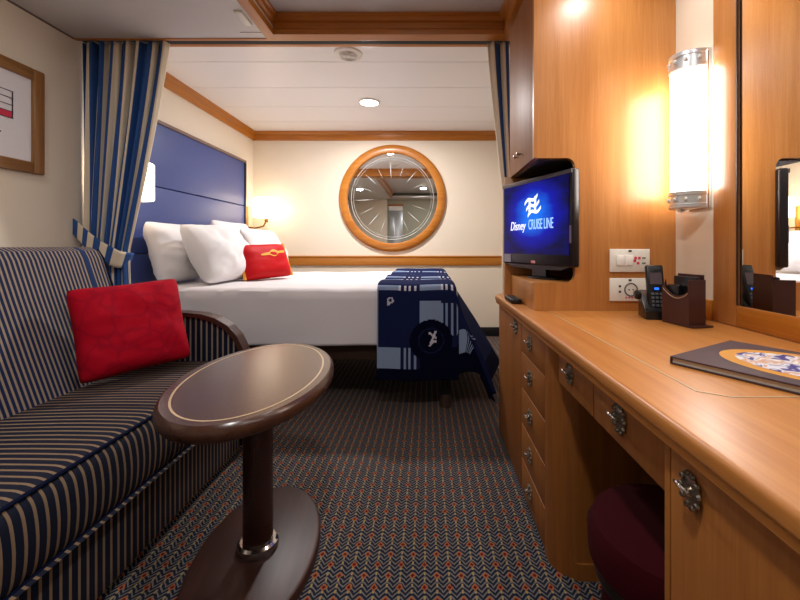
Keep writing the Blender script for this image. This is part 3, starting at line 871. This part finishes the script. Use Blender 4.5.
d = boxobj('door', W_VSH, (XC, XC+.019, .1, .629, .012, ZD-.053), t, .003); handle(d, XC, .576, .648, .78)
boxobj('door', W_VSH, (XC, XC+.019, -.37, .096, .012, ZD-.053), t, .003)

# stool
t = empty('stool', (.515, .83, 0), 'round crimson upholstered stool tucked into the knee space', 'stool')
MS = Matrix.Translation((.515, .83, 0))
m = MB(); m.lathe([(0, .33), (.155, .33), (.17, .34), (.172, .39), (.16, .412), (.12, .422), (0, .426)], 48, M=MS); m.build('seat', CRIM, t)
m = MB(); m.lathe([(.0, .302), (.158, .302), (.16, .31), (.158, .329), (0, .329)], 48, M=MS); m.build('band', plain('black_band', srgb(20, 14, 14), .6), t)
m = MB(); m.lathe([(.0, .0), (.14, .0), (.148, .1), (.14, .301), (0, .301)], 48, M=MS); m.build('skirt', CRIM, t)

# ------------------------------------------------------------------ tall cabinet with TV niche
PX0, PY = .427, 1.613
t = empty('tall_cabinet', (.7, 1.85, ZD), 'tall cherry wood cabinet above the desk with a rounded television niche', 'cabinet')
r = .035; nx = .593; nz0, nz1 = .851, 1.355
pts = [(PX0, ZL), (.9985, ZL), (.9985, ZD+.001), (PX0, ZD+.001), (PX0, nz0), (nx-r, nz0)]
pts += [(nx-r+r*math.sin(a), nz0+r-r*math.cos(a)) for a in [i*PI/16 for i in range(1, 9)]]
pts += [(nx-r+r*math.cos(a), nz1-r+r*math.sin(a)) for a in [i*PI/16 for i in range(0, 9)]]
pts += [(PX0, nz1)]
m = MB(); m.prism(pts, 'Y', PY, PY+.022); m.build('side_panel', W_V, t)
boxobj('top_box', W_V, (PX0+.02, .9985, PY+.023, 2.09, nz1+.002, ZL), t, .001)
d = boxobj('door', W_VSH, (PX0, PX0+.019, PY+.024, 2.088, nz1, ZL-.03), t, .002)
for yk in (1.83, 1.90):
    m = MB(); m.lathe([(0, 0), (.004, 0), (.004, .012), (.009, .016), (.009, .022), (0, .026)], 14, M=Matrix.Translation((PX0, yk, 1.42)) @ Matrix.Rotation(-PI/2, 4, 'Y')); m.build('knob', PEWTER, d)
boxobj('plinth_box', W_V, (PX0, .9985, PY+.023, 2.06, ZD+.001, nz0), t, .003)
boxobj('far_panel', W_V, (.398, .9985, 2.068, 2.09, ZD+.001, nz1+.0015), t, .002)
NSHADE = plain('niche_back_shaded', srgb(34, 22, 16), .5)  # near-black brown puts the shadow inside the wooden niche into the colour
boxobj('niche_back_shaded', NSHADE, (.74, .75, PY+.023, 2.066, nz0+.001, nz1), t, 0)
boxobj('niche_roof_shaded', NSHADE, (PX0+.025, .739, PY+.024, 2.066, nz1-.006, nz1-.0005), t, 0)

# television
a = Vector((.384, 2.05, 0)); b = Vector((.571, 1.577, 0)); xd = (b-a).normalized(); nrm = Vector((xd.y, -xd.x, 0))  # faces room (-x)
mid = (a+b)/2; Wt = (b-a).length
t = empty('television', (mid.x, mid.y, nz0+.002), 'black television showing a blue title screen in the cabinet niche', 'television')
MTV = Matrix((xd, -nrm, Vector((0, 0, 1)))).transposed().to_4x4(); MTV.translation = Vector((mid.x, mid.y, 1.112))
# local: x along width, -y toward the viewer side (nrm), z up
if nrm.x > 0: raise SystemExit('tv')
H = .415; h0, h1 = -.198, .198
m = MB(); vs = m.box(-Wt/2, Wt/2, .0, .036, h0, h1, bev=.008, seg=3)
casing = m.build('casing', GLOSS, t, M=MTV)
m = MB(); m.box(-Wt/2+.08, Wt/2-.12, .037, .09, -.17, .17, bev=.02, seg=3); m.build('back_housing', BLACK, t, M=MTV)
m = MB(); fx, fz0, fz1 = Wt/2, h0, h1
# raised grey top bezel and side strip
m.box(-Wt/2+.003, Wt/2-.003, -.004, .0, h1-.02, h1-.003, bev=.001); m.build('bezel', plain('grey_bezel', srgb(70, 66, 72), .3), t, M=MTV)
ms = MTV @ Matrix.Translation((0, -.001, .014))
sc = MB(); sc.box(-Wt/2+.018, Wt/2-.02, -.002, 0, -.163, .163)
so = bpy.data.objects.new('screen', None)
bm = sc.bm
me = bpy.data.meshes.new('screen'); bm.to_mesh(me); bm.free(); me.materials.append(screen_mat())
so = bpy.data.objects.new('screen', me); COL.objects.link(so); so.parent = t
t_m = Matrix.Translation(t.location); so.matrix_local = t_m.inverted() @ ms
def put_text(txt, size, x, z, mat, sx=1, name='lettering', shear=0):
    cu = bpy.data.curves.new('t', 'FONT'); cu.body = txt; cu.size = size; cu.extrude = .0005; cu.align_x = 'CENTER'; cu.shear = shear
    tmp = bpy.data.objects.new('tmp', cu); COL.objects.link(tmp)
    dg = bpy.context.evaluated_depsgraph_get(); me = bpy.data.meshes.new_from_object(tmp.evaluated_get(dg))
    bpy.data.objects.remove(tmp)
    me.transform(Matrix.Translation((x, -.003, z)) @ Matrix.Diagonal((sx, 1, 1, 1)) @ Matrix.Rotation(PI/2, 4, 'X'))
    me.materials.clear(); me.materials.append(mat)
    o = bpy.data.objects.new(name, me); COL.objects.link(o); o.parent = so; return o
put_text('Disney', .06, -.118, -.05, WTXT, .74, shear=.25)
put_text('CRUISE LINE', .066, .055, -.05, LTXT, .48)
m = MB()   # ship-flag style mark of three slanted waves joined by bars
for k in range(3):
    zc = .085-.028*k
    P = []
    for i in range(13):
        q = i/12; P.append((-.048+.096*q+.012*(k-1), zc+.035*q-.018+.010*math.sin(q*2*PI)))
    up_ = [m.bm.verts.new((x, -.0035, z+.0075)) for x, z in P]; lo_ = [m.bm.verts.new((x, -.0035, z-.0065)) for x, z in P]
    for i in range(12): m.bm.faces.new((up_[i], up_[i+1], lo_[i+1], lo_[i]))
for xx, zz_ in ((-.022, .055), (.02, .066)):
    m.bm.faces.new([m.bm.verts.new(v) for v in ((xx-.007, -.0036, zz_-.04), (xx+.006, -.0036, zz_-.035), (xx+.007, -.0036, zz_+.035), (xx-.006, -.0036, zz_+.03))])
m.build('logo', WTXT, so, world=False)
m = MB(); m.box(-Wt/2+.015, -Wt/2+.075, -.0025, .0, -.19, -.152); m.build('sticker', plain('grey_sticker', srgb(160, 155, 170), .5), t, M=MTV)
m = MB(); m.box(Wt/2-.018, Wt/2-.008, -.002, 0, -.10, -.03); m.build('side_label', plain('side_label_grey', srgb(110, 90, 120), .5), t, M=MTV)
m = MB(); m.box(-.016, .016, -.002, 0, -.19, -.178); m.build('badge', CHROME, t, M=MTV)
m = MB(); m.prism([(-Wt/2+.03, -.198), (Wt/2-.03, -.198), (Wt/2-.07, -.212), (0, -.218), (-Wt/2+.07, -.212)], 'Y', .004, .04); m.build('speaker_bar', GLOSS, t, M=MTV)
m = MB(); m.box(-.05, .05, .03, .05, -.25, -.19); m.lathe([(0, 0), (.1, 0), (.1, .008), (.06, .012), (0, .012)], 32, M=Matrix.Translation((0, .06, -.2595)), sy=.6); m.build('stand', BLACK, t, M=MTV)

# remote on the desk in front of the plinth
o = boxobj('remote_control', BLACK, (.372, .420, 1.79, 1.95, ZD+.001, ZD+.022), None, .006, 3)
for k in range(6):
    for j in range(3): pass
m = MB()
for k in range(7):
    for j in range(3): m.box(.381+.012*j, .388+.012*j, 1.81+.018*k, 1.819+.018*k, ZD+.022, ZD+.0235)
m.build('buttons', plain('rubber_grey', srgb(60, 60, 64), .6), o)
tag(o, 'small black remote control lying at the far end of the desk below the television', 'remote control')

# switch plates on the panel
def plate(x0, x1, z0, z1, kind, label):
    t = empty('switch_plate' if kind else 'socket_plate', ((x0+x1)/2, PY, z0), label, 'wall switch' if kind else 'wall socket')
    y = PY
    boxobj('plate', WHITE, (x0, x1, y-.008, y-.0002, z0, z1), t, .003)
    if kind:
        for k in range(2): boxobj('rocker', plain('rocker_white', srgb(248, 246, 240), .3), (x0+.026+.034*k, x0+.058+.034*k, y-.012, y-.0082, z0+.026, z1-.024), t, .002)
        m = MB()
        for cx, cz in ((x0+.103, z1-.036), (x0+.118, z1-.036), (x0+.113, z0+.036), (x0+.100, z0+.046)): m.box(cx-.005, cx+.005, y-.0090, y-.0078, cz-.005, cz+.005)
        m.build('icon', REDP, t)
        m = MB()
        for cx, cz in ((x0+.136, z1-.036), (x0+.136, z0+.036)): m.box(cx-.007, cx+.007, y-.0090, y-.0078, cz-.003, cz+.003)
        m.build('icon', plain('icon_green_grey', srgb(110, 120, 100), .5), t)
    else:
        m = MB(); m.lathe([(.022, 0), (.026, .003), (.028, 0)], 32, M=Matrix.Translation((x0+.085, y-.0082, (z0+z1)/2)) @ Matrix.Rotation(PI/2, 4, 'X'))
        m.build('socket_ring', plain('ring_grey', srgb(90, 90, 84), .4), t)
        for dx in (-.008, .008):
            m = MB(); m.lathe([(0, .0005), (.003, .0005), (.003, 0), (0, 0)], 12, M=Matrix.Translation((x0+.085+dx, y-.0085, (z0+z1)/2)) @ Matrix.Rotation(PI/2, 4, 'X')); m.build('socket_hole', BLACKM, t)
        for dz_ in (-.012, .01):
            m = MB(); m.box(x0+.036, x0+.044, y-.0092, y-.008, (z0+z1)/2+dz_, (z0+z1)/2+dz_+.008); m.build('small_key', BLACKM, t)
        m = MB()
        for k in range(5): m.box(x0+.062+.012*k, x0+.068+.012*k, y-.0088, y-.0078, z0+.012, z0+.018)
        m.build('markings', REDP, t)
    m = MB(); m.box((x0+x1)/2-.006, (x0+x1)/2+.006, y-.0092, y-.008, z1-.012, z1-.004); m.build('badge', plain('badge_dark'+str(kind), srgb(60, 60, 60), .4), t)
def PXY(px, py, D): return ((px-428)/400*D, 1-(py-246)/400*D)
x0, z1 = PXY(609, 249, PY); x1, z0 = PXY(649, 272, PY); plate(x0, x1, z0, z1, 1, 'white light switch plate on the wooden panel, the upper of two')
x0, z1 = PXY(609, 278, PY); x1, z0 = PXY(649, 301, PY); plate(x0, x1, z0, z1, 0, 'white power socket plate on the wooden panel, the lower of two')

# cordless phone in its cradle
t = empty('cordless_phone', (.825, 1.445, ZD), 'black cordless phone standing in its charging cradle on the desk', 'telephone', rz=math.radians(-12))
MP = Matrix.Translation((.825, 1.445, ZD+.001)) @ Matrix.Rotation(math.radians(-12), 4, 'Z')
m = MB(); m.prism([(-.045, 0), (.05, 0), (.05, .095), (.02, .085), (-.02, .035), (-.045, .03)], 'X', -.047, .047, bev=.005); m.build('cradle', BLACK, t, M=MP)
MH = MP @ Matrix.Translation((0, -.008, .028)) @ Matrix.Rotation(math.radians(-14), 4, 'X')
m = MB(); m.box(-.029, .029, -.012, .012, 0, .165, bev=.007, seg=3); hs = m.build('handset', BLACK, t, M=MH)
m = MB(); m.box(-.02, .02, -.0135, -.0125, .092, .135); m.build('display', plain('phone_display', srgb(86, 74, 80), .15), hs, M=MH)
m = MB(); m.box(-.007, .007, -.0145, -.0125, .072, .080); m.build('call_key', LEDB, hs, M=MH)
m = MB()
for i in range(3):
    for j in range(4): m.box(-.019+.014*i, -.010+.014*i, -.0145, -.0125, .012+.014*j, .020+.014*j)
m.build('keys', plain('key_grey', srgb(90, 92, 98), .5), hs, M=MH)
m = MB(); m.lathe([(0, 0), (.016, 0), (.018, .012), (.012, .02), (0, .02)], 20, M=MP @ Matrix.Translation((-.054, 0, .082)) @ Matrix.Rotation(-PI/2, 4, 'Y')); m.build('cradle_knob', BLACK, t)
# pen in the holder beside
# leather desk holder
t = empty('desk_organizer', (.85, 1.32, ZD), 'dark brown leather desk holder with wavy stitched front beside the phone', 'desk organizer', rz=math.radians(-78))
MO = Matrix.Translation((.85, 1.32, ZD+.001)) @ Matrix.Rotation(math.radians(-78), 4, 'Z')
m = MB(); m.box(-.064, .062, -.034, .045, 0, .006, bev=.002); m.build('base', LEATH, t, M=MO)
m = MB()
fp = [(-.06, .0061), (.04, .0061), (.04, .115)]+[(.04-.1*k/10, .112-.022*math.sin(k/10*PI)+.012*k/10) for k in range(1, 11)]
m.prism([(p[0]+.0, p[1]) for p in fp], 'Y', -.032, -.028); m.prism([(.04, .0061), (.045, .0061), (.045, .15), (.04, .15)], 'Y', -.032, .032)
m.prism([(-.065, .0061), (-.06, .0061), (-.06, .125), (-.065, .125)], 'Y', -.032, .032); m.prism([(-.06, .0061), (.04, .0061), (.04, .165), (-.06, .165)], 'Y', .028, .032)
m.build('holder', LEATH, t, M=MO)
m = MB(); m.tube([(p[0], -.0327, p[1]-.008) for p in fp[2:]], .0012, 5); m.build('stitching', INLAY, t, M=MO)
m = MB(); MM = MO @ Matrix.Translation((-.01, .014, .008)); m.box(-.045, .046, -.009, .009, 0, .150, bev=.004)
o = m.build('leather_folder', BLACK, None, M=MM); tag(o, 'black wallet folder standing upright inside the brown leather holder', 'folder')
m = MB(); MM = MO @ Matrix.Translation((-.03, -.012, .008)); m.box(-.022, .022, -.009, .009, 0, .122, bev=.004, seg=3)
o = m.build('remote_control', BLACK, None, M=MM); tag(o, 'black remote control standing upright inside the brown leather holder', 'remote control')
m = MB(); m.tube([(.888, 1.49, ZD+.006), (.898, 1.512, ZD+.12), (.899, 1.514, ZD+.135)], [.004, .004, .001], 8)
# (pen leans in a small black cup)
o = m.build('pen', BLACK, None); tag(o, 'thin black pen standing in a small cup behind the phone', 'pen')
m = MB(); m.lathe([(0, 0), (.018, 0), (.02, .05), (.017, .05), (.015, .004), (0, .004)], 20, M=Matrix.Translation((.891, 1.495, ZD+.001))); o = m.build('pen_cup', BLACK, None, smooth=True); tag(o, 'small black pen cup between the phone and the leather holder', 'cup')

# book / album
an = math.atan2(.147, .244)
t = empty('book', (.534, .883, ZD), 'large brown album with an oval picture on its cover lying on the desk', 'book', rz=an)
MBk = Matrix.Translation((.534, .883, ZD+.001)) @ Matrix.Rotation(an, 4, 'Z')
COV = plain('album_cover', srgb(74, 56, 62), .6, spec=.3)
BL_, BW_ = .285, .40
m = MB(); m.box(0, BL_, -BW_, 0, .013, .0165, bev=.001); m.box(0, BL_, -BW_, 0, 0, .0025, bev=.0008); m.box(0, BL_, -.003, 0, .0025, .013)
m.build('cover', COV, t, M=MBk)
m = MB(); m.box(.004, BL_-.005, -BW_+.005, -.0035, .0026, .0129); m.build('pages', PAPER, t, M=MBk)
def oval(mat, rx, ry, z, name, parent):
    m = MB(); m.lathe([(0, z), (1, z), (1, z-.0004)], 56, sx=rx, sy=ry, M=MBk @ Matrix.Translation((BL_/2+.005, -BW_/2+.005, 0))); return m.build(name, mat, parent)
ov = oval(plain('orange_oval_border', srgb(214, 150, 60), .4), .112, .155, .0171, 'oval_border', t)
m = MB(); m.lathe([(0, .0003), (1, .0003)], 56, sx=.088, sy=.126)
art = m.build('oval_picture', cover_art(), None)
art.parent = ov; art.matrix_local = Matrix.Translation(t.location).inverted() @ Matrix.Identity(4)
art.data.transform(Matrix.Translation((BL_/2+.005, -BW_/2+.005, .0172)))
art.matrix_local = Matrix.Identity(4)
art.data.transform(Matrix.Translation((0, 0, .001)))

# ------------------------------------------------------------------ right wall lamp + mirror
Lc = (XR, 1.47); r = .085
t = empty('wall_sconce', (XR, 1.47, 1.125), 'lit frosted half-round wall sconce with silver banded ends beside the mirror', 'lamp')
ML = lambda z: Matrix.Translation((XR-.022, 1.47, z)) @ Matrix.Rotation(PI/2, 4, 'Z')
boxobj('back_plate', CHROME, (XR-.016, XR-.0005, 1.47-.062, 1.47+.062, 1.135, 1.70), t, .002)
m = MB(); m.lathe([(.064, 1.19-1.125), (.064, 1.65-1.125)], 30, sy=1.25, M=ML(1.125), a0=0, a1=PI); m.build('frosted_tube', TUBE, t)
def band(z0, z1, up):
    m = MB()
    P = [(0, z0), (.064, z0), (.068, z0+.004), (.068, z0+.016), (.064, z0+.018), (.064, z1-.018), (.068, z1-.016), (.068, z1-.004), (.064, z1), (0, z1)]
    m.lathe(P, 30, sy=1.25, M=ML(0), a0=0, a1=PI); b = m.build('end_cap', SILVER, t)
    for k in range(6):
        m = MB(); a = PI*(k+.5)/6; c = ML(0) @ Vector((.067*math.cos(a), .067*1.25*math.sin(a), (z0+z1)/2))
        m.lathe([(0, .0), (.008, .001), (.006, .006), (0, .008)], 10, M=Matrix.Translation(c) @ Matrix.Rotation(-PI/2, 4, 'Y')); m.build('stud', ETCH, b)
band(1.635, 1.70, 1); band(1.135, 1.20, 0)
m = MB(); m.lathe([(0, -.012), (.012, -.008), (.012, 0), (0, .001)], 16, M=Matrix.Translation((XR-.07, 1.47, 1.134))); m.build('finial', CHROME, t)
t = empty('wall_mirror', (XR, .5, ZD), 'tall vanity mirror in a wide cherry wood frame above the desk', 'mirror')
my0, my1 = -.38, 1.39; FX = XR-.010
boxobj('frame_side', W_V, (FX, XR-.0005, 1.285, my1, ZD+.001, 2.13), t, .003)
boxobj('frame_side', W_V, (FX, XR-.0005, my0, my0+.1, ZD+.001, 2.13), t, .003)
boxobj('frame_rail', W_TY, (FX, XR-.0005, my0+.101, 1.284, ZD+.001, .808), t, .003)
boxobj('frame_rail', W_TY, (FX, XR-.0005, my0+.101, 1.284, 2.06, 2.13), t, .003)
boxobj('glass', MIRROR, (XR-.0022, XR-.0004, my0+.102, 1.2835, .809, 2.059), t, 0)
m = MB(); m.box(FX-.001, FX+.003, 1.2805, 1.2848, .81, 2.06); m.build('bead', GROOVE, t)

# ------------------------------------------------------------------ world / colour
w = bpy.data.worlds.new('world'); SC.world = w; w.use_nodes = True
w.node_tree.nodes['Background'].inputs[0].default_value = (.05, .05, .05, 1); w.node_tree.nodes['Background'].inputs[1].default_value = .5
vs = SC.view_settings; vs.view_transform = 'Standard'; vs.look = 'None'; vs.exposure = 0.2; vs.gamma = 1; vs.use_curve_mapping = False
